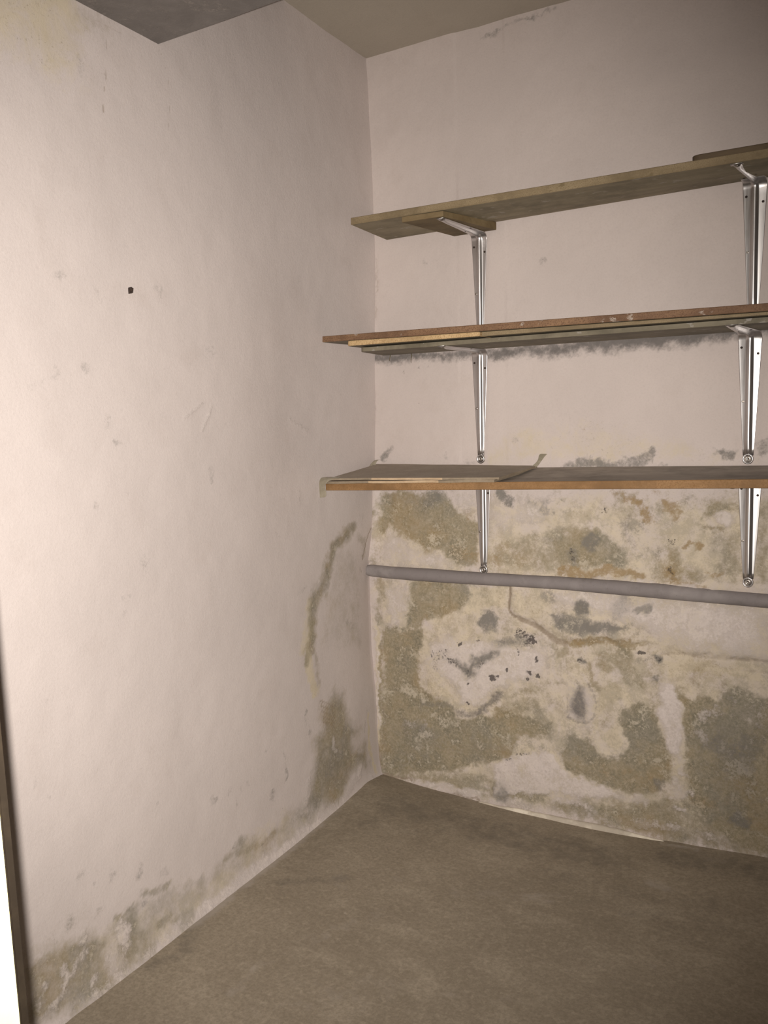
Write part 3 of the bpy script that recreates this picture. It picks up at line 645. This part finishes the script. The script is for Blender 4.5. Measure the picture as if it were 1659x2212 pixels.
# salt-white mortar ridge where floor and back wall meet
def ridge(name, pts, mat):
    rnd = random.Random(4); bm = bmesh.new(); rings = []
    N = 90
    for i in range(N + 1):
        t = i / N; x = pts[0][0] + (pts[-1][0] - pts[0][0]) * t
        y = np.interp(x, [p[0] for p in pts], [p[1] for p in pts]); wd = np.interp(x, [p[0] for p in pts], [p[2] for p in pts])
        wd *= .75 + .5 * float(fbm(np.array([x]), np.array([.3]), 25, 9)[0])
        ring = []
        for k in range(7):
            a = math.pi * k / 6
            ring.append(bm.verts.new((x, y - math.cos(a) * wd * 1.0, float(floor_back(x)) - .001 + math.sin(a) * wd * 1.25)))
        rings.append(ring)
    for a, b in zip(rings[:-1], rings[1:]):
        for k in range(6): bm.faces.new((a[k], a[k + 1], b[k + 1], b[k]))
    bm.faces.new(rings[0]); bm.faces.new(rings[-1][::-1])
    bmesh.ops.recalc_face_normals(bm, faces=bm.faces)
    me = bpy.data.meshes.new(name); bm.to_mesh(me); bm.free()
    return link(name, me, mat, smooth=True)
pr = [(Y(x, y).x, -.006, w_) for x, y, w_ in ((1036, 1738, .003), (1110, 1752, .007), (1200, 1772, .009), (1290, 1793, .010), (1370, 1806, .007), (1435, 1817, .002))]
tag(ridge('trim_1', pr, M_SALT), kind='structure')

# ---------------------------------------------------------------- pipe along the back wall
def tube(name, path, rad, mat, seg=12, jitter=0.0, flat=1.0, parent=None):
    bm = bmesh.new(); rings = []
    for i, p in enumerate(path):
        p = Vector(p); a = Vector(path[max(i - 1, 0)]); b = Vector(path[min(i + 1, len(path) - 1)])
        t = (b - a).normalized(); u = t.cross(Vector((0, 0, 1)))
        if u.length < .1: u = t.cross(Vector((0, 1, 0)))
        u.normalize(); v = u.cross(t)
        r = rad[i] if isinstance(rad, (list, tuple)) else rad
        rr = []
        for k in range(seg):
            an = 2 * math.pi * k / seg
            q = r * (1 + jitter * (float(fbm(np.array([i * .31]), np.array([k * .5]), 1, 3)[0]) - .5))
            rr.append(bm.verts.new(p + u * math.cos(an) * q * flat + v * math.sin(an) * q))
        rings.append(rr)
    for a, b in zip(rings[:-1], rings[1:]):
        for k in range(seg): bm.faces.new((a[k], a[(k + 1) % seg], b[(k + 1) % seg], b[k]))
    bm.faces.new(rings[0][::-1]); bm.faces.new(rings[-1])
    bmesh.ops.recalc_face_normals(bm, faces=bm.faces)
    me = bpy.data.meshes.new(name); bm.to_mesh(me); bm.free()
    return link(name, me, mat, parent, smooth=True)
path = []; rads = []
zk = [(-.04, .670), (.05, .668), (.37, .672), (.6, .677), (.85, .677), (1.14, .674), (2.3, .660)]
for i in range(161):
    x = -.035 + (XR + .035) * i / 160
    path.append((x, -.010 - .003 * math.sin(x * 5), float(np.interp(x, [a for a, b in zk], [b for a, b in zk]))))
    rads.append((.0190) * (.75 if i == 0 else .95 if i == 1 else 1) * (1 + .06 * math.sin(x * 9)))
tag(tube('water_pipe', path, rads, M_PIPE, 16, .12), 'lilac-grey painted pipe half sunk in the back wall below the lowest shelf', 'pipe')

# ---------------------------------------------------------------- shelves
def board(name, c, th, mats, face_mat=None, bev=.0012, cuts=0, parent=None, round_left=0.0):
    """c = four top corners: front-left, front-right, back-right, back-left; th = thickness"""
    c = [Vector(p) for p in c]
    if round_left:
        # round the front-left corner in plan
        fl_, fr, br, bl = c; r = round_left
        u = (fr - fl_).normalized(); v = (bl - fl_).normalized()
        ctr = fl_ + u * r + v * r
        arc = [ctr - u * r * math.cos(a) - v * r * math.sin(a) for a in [math.pi / 2 * k / 6 for k in range(7)]]
        top = arc + [fr, br, bl]
    else: top = c
    n = len(top); bm = bmesh.new()
    ths = th if isinstance(th, (list, tuple)) else [th] * n
    t = [bm.verts.new(p) for p in top]; b = [bm.verts.new(p - Vector((0, 0, k))) for p, k in zip(top, ths)]
    bm.faces.new(t); bm.faces.new(b[::-1])
    fs = [bm.faces.new((t[i], b[i], b[(i + 1) % n], t[(i + 1) % n])) for i in range(n)]
    bmesh.ops.recalc_face_normals(bm, faces=bm.faces)
    bm.normal_update()
    for f in bm.faces:
        nrm = f.normal
        f.material_index = 0 if nrm.z < -.6 else 2 if nrm.z > .6 else 1
    bmesh.ops.bevel(bm, geom=list(bm.edges), offset=bev, segments=1, affect='EDGES', material=-1)
    o0 = c[3] if parent is None else Vector((0, 0, 0))
    for v in bm.verts: v.co -= o0
    me = bpy.data.meshes.new(name); bm.to_mesh(me); bm.free()
    o = link(name, me, mats, parent); o.location = o0
    return o
BK = -.012
def under(c, th, x, y):
    fl_, fr, br, bl = [Vector(p) for p in c]
    tf = (x - fl_.x) / (fr.x - fl_.x); tb = (x - bl.x) / (br.x - bl.x)
    pf = fl_.lerp(fr, tf); pb = bl.lerp(br, tb); t = (y - pb.y) / (pf.y - pb.y)
    return pb.z + (pf.z - pb.z) * t - th
# top shelf
t1 = .0185
S1L = [Vector((.103, -.25, 1.687)), Vector((1.72, -.25, 1.672)), Vector((1.72, BK, 1.699)), Vector((.07, BK, 1.690))]
S1 = board('shelf_board', S1L, t1,
           [M_OLIVE_UNDER, M_OLIVE_EDGE, M_OLIVE_UNDER])
tag(S1, 'topmost shelf board, olive-brown with yellowed front edge, ending short of the corner', 'shelf')
SP = board('spacer_board', [Vector((.269, -.257, 1.6648)), Vector((.388, -.250, 1.6640)), Vector((.431, -.020, 1.6712)), Vector((.300, -.020, 1.6704))], [.0145, .0137, .0209, .0201], [M_SPACER, M_SPACER, M_SPACER], bev=.0008)
tag(SP, 'short brown wooden packing piece between the topmost shelf and its left bracket', 'board')
def over(x, y, g): return Vector((x, y, under(S1L, 0, x, y) + g))
LB = board('loose_board', [over(.998, -.240, .0135), over(1.70, -.240, .0135), over(1.70, -.05, .0135), over(.998, -.05, .0135)], .0132, [M_DARK, M_DARK, M_DARK], round_left=.02)
tag(LB, 'dark brown loose board with rounded corner lying on the right of the topmost shelf', 'board')
# middle shelf: long red-brown board on a chipboard offcut on a greyed board
S2 = board('shelf_board', [Y(689, 727, -.262), Vector((1.72, -.262, 1.3505)), Vector((1.72, -.0205, 1.3530)), Vector((.03, -.0205, 1.3760))], .0165,
           [M_GREYWOOD, M_RED_EDGE, M_GREYWOOD])
tag(S2, 'middle shelf board with chipped red-brown front edge reaching into the corner', 'shelf')
CB = board('chipboard_offcut', [Vector((.082, -.256, 1.3570)), Vector((.490, -.256, 1.3510)), Vector((.493, -.04, 1.3520)), Vector((.075, -.04, 1.3575))], [.0140] * 7 + [.0110, .0110, .0140],
           [M_GREYWOOD, M_CHIP, M_GREYWOOD], round_left=.012)
tag(CB, 'raw tan chipboard offcut with speckled edge under the left of the middle shelf', 'board')
FB = board('packing_board', [Vector((.495, -.252, 1.3505)), Vector((1.66, -.252, 1.3343)), Vector((1.66, -.04, 1.3362)), Vector((.497, -.04, 1.3518))], [.0108, .0030, .0030, .0108],
           [M_GREYWOOD, M_OLIVE_EDGE, M_GREYWOOD], bev=.0005)
tag(FB, 'brownish olive strip wedged under the middle shelf, right of the tan chipboard offcut', 'board')
GBL = [Y(778, 751, -.226), Vector((1.70, -.226, 1.3305)), Vector((1.70, -.03, 1.3318)), Vector((.06, -.03, 1.3425))]
GB = board('packing_board', GBL, .0115, [M_GREYWOOD, M_GREYWOOD, M_GREYWOOD], round_left=.012, bev=.0006)
tag(GB, 'greyed olive board lowest in the stack of the middle shelf, resting on its brackets', 'board')
# lowest shelf
S3L = [Y(703, 1045, -.275), Y(1659, 1028, -.275) + Vector((.55, 0, .006)), Vector((1.72, BK, 1.012)), Vector((.02, BK, .990))]
S3 = board('shelf_board', S3L, .0195,
           [M_OLIVE_UNDER, M_ORANGE, M_GREYTOP])
tag(S3, 'lowest shelf board with orange-brown front edge and dusty grey top', 'shelf')

# ---------------------------------------------------------------- flattened cardboard with tape
cbx = empty('flattened_box', Y(815, 1003, -.03))
tag(cbx, 'flattened grey-brown cardboard box lying on the left end of the lowest shelf', 'box')
o0 = cbx.location.copy()
def sheet(name, cs, th, mats, seed, amp=.0022, nx=26, ny=8):
    FL, FR, BR, BL = [Vector(p) - o0 for p in cs]; bm = bmesh.new(); rnd = random.Random(seed)
    def P2(i, j):
        u = i / nx; v = j / ny
        p = FL * (1 - u) * (1 - v) + FR * u * (1 - v) + BR * u * v + BL * (1 - u) * v
        n = float(fbm(np.array([u * 3 + seed]), np.array([v * 2.]), 2.5, seed)[0]) - .5
        edge = max(0, 1 - min(u, 1 - u) * 9)
        return p + Vector((n * amp * 2 * edge, n * amp * 2 * (v == 0), n * amp))
    T = [[bm.verts.new(P2(i, j)) for i in range(nx + 1)] for j in range(ny + 1)]
    Bo = [[bm.verts.new(T[j][i].co - Vector((0, 0, th))) for i in range(nx + 1)] for j in range(ny + 1)]
    def fc(vs, m):
        f = bm.faces.new(vs); f.material_index = m
    for j in range(ny):
        for i in range(nx):
            fc((T[j][i], T[j][i + 1], T[j + 1][i + 1], T[j + 1][i]), 0); fc((Bo[j][i], Bo[j + 1][i], Bo[j + 1][i + 1], Bo[j][i + 1]), 0)
    for i in range(nx):
        u = (i + .5) / nx
        fc((Bo[0][i], Bo[0][i + 1], T[0][i + 1], T[0][i]), 1 if .28 < u < .68 else 2); fc((T[ny][i], T[ny][i + 1], Bo[ny][i + 1], Bo[ny][i]), 2)
    for j in range(ny):
        fc((T[j][0], T[j + 1][0], Bo[j + 1][0], Bo[j][0]), 2); fc((T[j][nx], Bo[j][nx], Bo[j + 1][nx], T[j + 1][nx]), 2)
    bmesh.ops.recalc_face_normals(bm, faces=bm.faces)
    me = bpy.data.meshes.new(name); bm.to_mesh(me); bm.free()
    return link(name, me, mats, cbx)
yf = -.280
lo = [Y(706, 1040, yf), Y(1068, 1036, yf), Y(1150, 1011, -.04), Y(812, 1008, -.03)]
up = [Y(712, 1033, yf - .002), Y(1078, 1031, yf - .002), Y(1160, 1006, -.035), Y(815, 1002, -.03)]
sheet('cardboard_panel', lo, .0065, [M_CARD, M_CARDEDGE, M_CARDDIRT], 3)
sheet('cardboard_panel', up, .0052, [M_CARD, M_CARDEDGE, M_CARDDIRT], 8)
mid = [a * .5 + b * .5 - Vector((0, 0, .002)) for a, b in zip(lo, up)]
mid = [mid[0] + Vector((.006, .006, 0)), mid[1] + Vector((-.006, .006, 0)), mid[2] - Vector((.006, .004, 0)), mid[3] + Vector((.006, -.004, 0))]
g = sheet('gap_shade_sheet', mid, .003, [M_GAPSHADE, M_GAPSHADE, M_GAPSHADE], 5, .001)  # added dark sheet, the shade between the panels put into its colour
def ribbon(name, pts, wv, th=.0006, crinkle=.0015, seed=1):
    """tape strip: centre line pts with half-width vectors wv"""
    bm = bmesh.new(); rnd = random.Random(seed); rows = []
    n = 5
    for p, wd in zip(pts, wv):
        p = Vector(p) - o0; wd = Vector(wd)
        rows.append([bm.verts.new(p + wd * (2 * k / (n - 1) - 1) + Vector((0, rnd.uniform(-1, 1), rnd.uniform(-.4, .4))) * crinkle) for k in range(n)])
    for a, b in zip(rows[:-1], rows[1:]):
        for k in range(n - 1): bm.faces.new((a[k], a[k + 1], b[k + 1], b[k]))
    me = bpy.data.meshes.new(name); bm.to_mesh(me); bm.free()
    o = link(name, me, M_TAPE, cbx, smooth=True)
    md = o.modifiers.new('thick', 'SOLIDIFY'); md.thickness = th
    sb = o.modifiers.new('sub', 'SUBSURF'); sb.levels = 1; sb.render_levels = 2
    return o
# over the left end of the shelf
A_ = lambda x, y, yy=-.288: Y(x, y, yy)
cx = lambda xl, xr, y, yy=-.288: ((A_(xl, y, yy) + A_(xr, y, yy)) / 2, (A_(xr, y, yy) - A_(xl, y, yy)) / 2)
rows = [cx(704, 745, 1030, -.270), cx(688, 722, 1033, -.283), cx(676, 703, 1043, -.289), cx(671, 703, 1052), cx(672, 704, 1060), cx(674, 706, 1068), cx(677, 704, 1075)]
r_ = ribbon('packing_tape', [r[0] for r in rows], [r[1] for r in rows], .0008, .0016, 3); tag(r_, 'crumpled tape square hanging over the left end of the shelf')
rows = [cx(795, 812, 1013, -.06), cx(798, 812, 1005, -.05), cx(803, 812, 999, -.045), cx(808, 816, 994, -.04), cx(816, 822, 992.5, -.035)]
ribbon('packing_tape', [r[0] for r in rows], [r[1] for r in rows], .0006, .0006, 5)
rows = [cx(1140, 1156, 1010, -.05), cx(1150, 1163, 1006, -.045), cx(1158, 1167, 999, -.04), cx(1163, 1173, 991, -.035), cx(1163, 1177, 985, -.03), cx(1166, 1183, 980, -.025)]
ribbon('packing_tape', [r[0] for r in rows], [r[1] for r in rows], .0006, .0006, 7)

# ---------------------------------------------------------------- brackets
RB = .020                                        # bend radius
def bracket_body(LV=.29, LH=.232, dr=0.0, W=.0235, W0=.0095):
    prof_u = [-1, -.93, -.42, -.36, -.29, -.20, -.10, 0, .10, .20, .29, .36, .42, .93, 1]
    prof_h = [0, 0, 0, .06, .30, .70, .94, 1, .94, .70, .30, .06, 0, 0, 0]
    st = []
    def wid(q): return W0 + (W - W0) * min(1, q) ** .92
    nV = 16
    for i in range(nV + 1):
        t = i / nV; z = -LV + (LV - RB) * t
        st.append((Vector((0, 0, z)), Vector((0, -1, 0)), wid(t), .0070 * min(1, .5 + t * 6) * (1 if t < .97 else .9), .25 if t < .04 else 0))
    aE = math.pi / 2 + dr
    for i in range(1, 8):
        a = aE * i / 7
        p = Vector((0, -RB + RB * math.cos(a), -RB + RB * math.sin(a))); n = Vector((0, -math.cos(a), -math.sin(a)))
        st.append((p, n, W, .0070 - .0022 * max(0, math.sin(2 * a)), 0))
    for i in range(1, 13):
        t = i / 12; q = (LH - RB) * t; e = Vector((0, -RB + RB * math.cos(aE), -RB + RB * math.sin(aE)))
        st.append((e + Vector((0, -q * math.cos(dr), -q * math.sin(dr))), Vector((0, math.sin(dr), -math.cos(dr))), wid(1 - t * .98), .0065 * (1 if t < .9 else .5), 0))
    bm = bmesh.new(); R = []
    for p, n, w_, h, _ in st:
        kk = .0235 / w_ * .92
        f = []
        for u, hh in zip(prof_u, prof_h):
            uu = u * w_ if abs(u) > .5 else u * min(.0235, w_ * 1.9)
            uu = max(-w_, min(w_, uu))
            f.append(bm.verts.new(p + Vector((uu, 0, 0)) + n * (.0018 + hh * h)))
        b = [bm.verts.new(p + Vector((sgn * w_, 0, 0)) + n * .0002) for sgn in (1, -1)]
        R.append(f + b)
    N = len(R[0])
    for a, b in zip(R[:-1], R[1:]):
        for k in range(N): bm.faces.new((a[k], a[(k + 1) % N], b[(k + 1) % N], b[k]))
    bm.faces.new(R[0]); bm.faces.new(R[-1][::-1])
    bmesh.ops.recalc_face_normals(bm, faces=bm.faces)
    return bm, LV
def disc(bm, c, n, prof, seg=20):
    """surface of revolution about n: prof = [(r, h)]"""
    n = Vector(n).normalized(); u = Vector((1, 0, 0)); v = n.cross(u).normalized(); rr = []
    for r, h in prof:
        rr.append([bm.verts.new(Vector(c) + n * h + (u * math.cos(2 * math.pi * k / seg) + v * math.sin(2 * math.pi * k / seg)) * max(r, 1e-5)) for k in range(seg)])
    for a, b in zip(rr[:-1], rr[1:]):
        for k in range(seg): bm.faces.new((a[k], a[(k + 1) % seg], b[(k + 1) % seg], b[k]))
    bm.faces.new(rr[0][::-1]); bm.faces.new(rr[-1])
    bmesh.ops.recalc_face_normals(bm, faces=bm.faces)
def bm_obj(name, bm, mat, parent, smooth=True):
    me = bpy.data.meshes.new(name); bm.to_mesh(me); bm.free()
    o = link(name, me, mat, parent, smooth=smooth)
    return o
def make_bracket(LV, dr, W=.0235, W0=.0095):
    r = empty('shelf_bracket')
    bm, LV = bracket_body(LV, dr=dr, W=W, W0=W0)
    bm_obj('bracket_arm', bm, M_METAL, r)
    bm = bmesh.new(); disc(bm, (0, 0, -LV - .008), (0, -1, 0), [(.0125, .0), (.0130, .002), (.0130, .0045), (.0118, .0062), (.0098, .0062), (.0085, .0040), (.0080, .0034)], 24)
    bm_obj('eyelet', bm, M_METAL, r)
    bm = bmesh.new(); disc(bm, (0, -.0036, -LV - .008), (0, -1, 0), [(.0072, 0), (.0072, .0018), (.0060, .0030), (.0030, .0034), (.0026, .0022), (.0001, .0022)], 18)
    bm_obj('bolt', bm, M_BOLT, r)
    for x, z in ((-W * .70, -.036), (W * .68, -.052), (-W * .52, -.165)):
        bm = bmesh.new(); disc(bm, (x, -.0014, z), (0, -1, 0), [(.0030, 0), (.0030, .0010), (.0022, .0012), (.0001, .0007)], 12)
        bm_obj('screw_hole_disc', bm, M_HOLE if z > -.1 else M_BOLT, r)  # dark discs stand for open holes, the shade inside is their colour
    ux = Vector((0, -math.cos(dr), -math.sin(dr))); un_ = Vector((0, math.sin(dr), -math.cos(dr)))
    for x, y in ((-.0150, .055), (.0150, .085)):
        bm = bmesh.new(); disc(bm, Vector((x, 0, 0)) + ux * y + un_ * .0014, un_, [(.0030, 0), (.0030, .0010), (.0022, .0012), (.0001, .0007)], 12)
        bm_obj('screw_hole_disc', bm, M_HOLE, r)
    bm = bmesh.new(); disc(bm, ux * .222 + un_ * .0015, un_, [(.006, 0), (.006, .0022), (.0045, .0038), (.0001, .0040)], 14)
    bm_obj('screw', bm, M_BOLT, r)
    return r
by = -.0095
rows_ = (
    (lambda x, y: 1.6498 if x < .5 else under(S1L, t1, x, y) - .0004, 1.362, ((.374, 'upper left steel bracket, carrying the packing piece under the topmost shelf'), (1.093, 'upper right steel bracket directly under the topmost shelf'))),
    (lambda x, y: under(GBL, .0115, x, y) - .0004, Y(1044, 991).z, ((.371, 'middle left steel bracket, its round eye just above the cardboard'), (1.088, 'bright middle right steel bracket, its eyelet just above the bare lowest shelf'))),
    (lambda x, y: under(S3L, .0195, x, y) - .0004, Y(1047, 1229).z, ((.376, 'lower left steel bracket below the cardboard, reaching down to the grey pipe'), (1.093, 'lower right steel bracket over the damp patches below the lowest shelf'))))
for fz, ze, pair in rows_:
    for x, lab in pair:
        if ze < .8 and x > 1: ze = Y(1618, 1256).z
        za, zb = fz(x, by - .02), fz(x, by - .215)
        dr = math.atan2(za - zb, .195)
        z = za + math.tan(dr) * .02 * .5
        o = make_bracket(z - ze - .008, max(0, dr), *((.0270, .0120) if x > 1 else (.0235, .0095)))
        o.location = (x, by, z); tag(o, lab, 'bracket', 'pressed steel shelf brackets on the back wall')

# ---------------------------------------------------------------- small things
hp = un(281, 627, (math.cos(PH), math.sin(PH), 0), .004)
bm = bmesh.new(); disc(bm, (0, 0, 0), (1, -.07, 0), [(.0062, -.006), (.0068, .0035), (.0055, .0048), (.0035, .0050), (.0030, .0010), (.0001, .0008)], 14)
for v in bm.verts: v.co *= 1 + .12 * math.sin(v.co.z * 900 + v.co.y * 700)
bmesh.ops.recalc_face_normals(bm, faces=bm.faces)
ph = bm_obj('wall_plug', bm, M_HOLE, None); ph.location = hp; tag(ph, 'small dark plug hole alone in the middle of the left wall', 'plug')
def strand(pts, lab):
    pp = [Y(x, y, yy) for x, y, yy in pts]; o0_ = pp[0]
    o = tube('cobweb_strand', [p - o0_ for p in pp], [.0012, .0014, .0011, .0008][:len(pp)], M_WEB, 6)
    o.location = o0_; tag(o, lab, 'cobweb', 'cobweb threads under the middle shelf')
strand([(846, 759, -.03), (844, 766, -.03), (842, 773, -.032), (841, 780, -.032)], 'dusty cobweb thread hanging left under the middle shelf, nearest the corner')
strand([(889, 762, -.03), (889, 769, -.03), (888, 776, -.03), (888, 784, -.03)], 'dusty cobweb thread hanging under the middle shelf, between corner and left bracket')
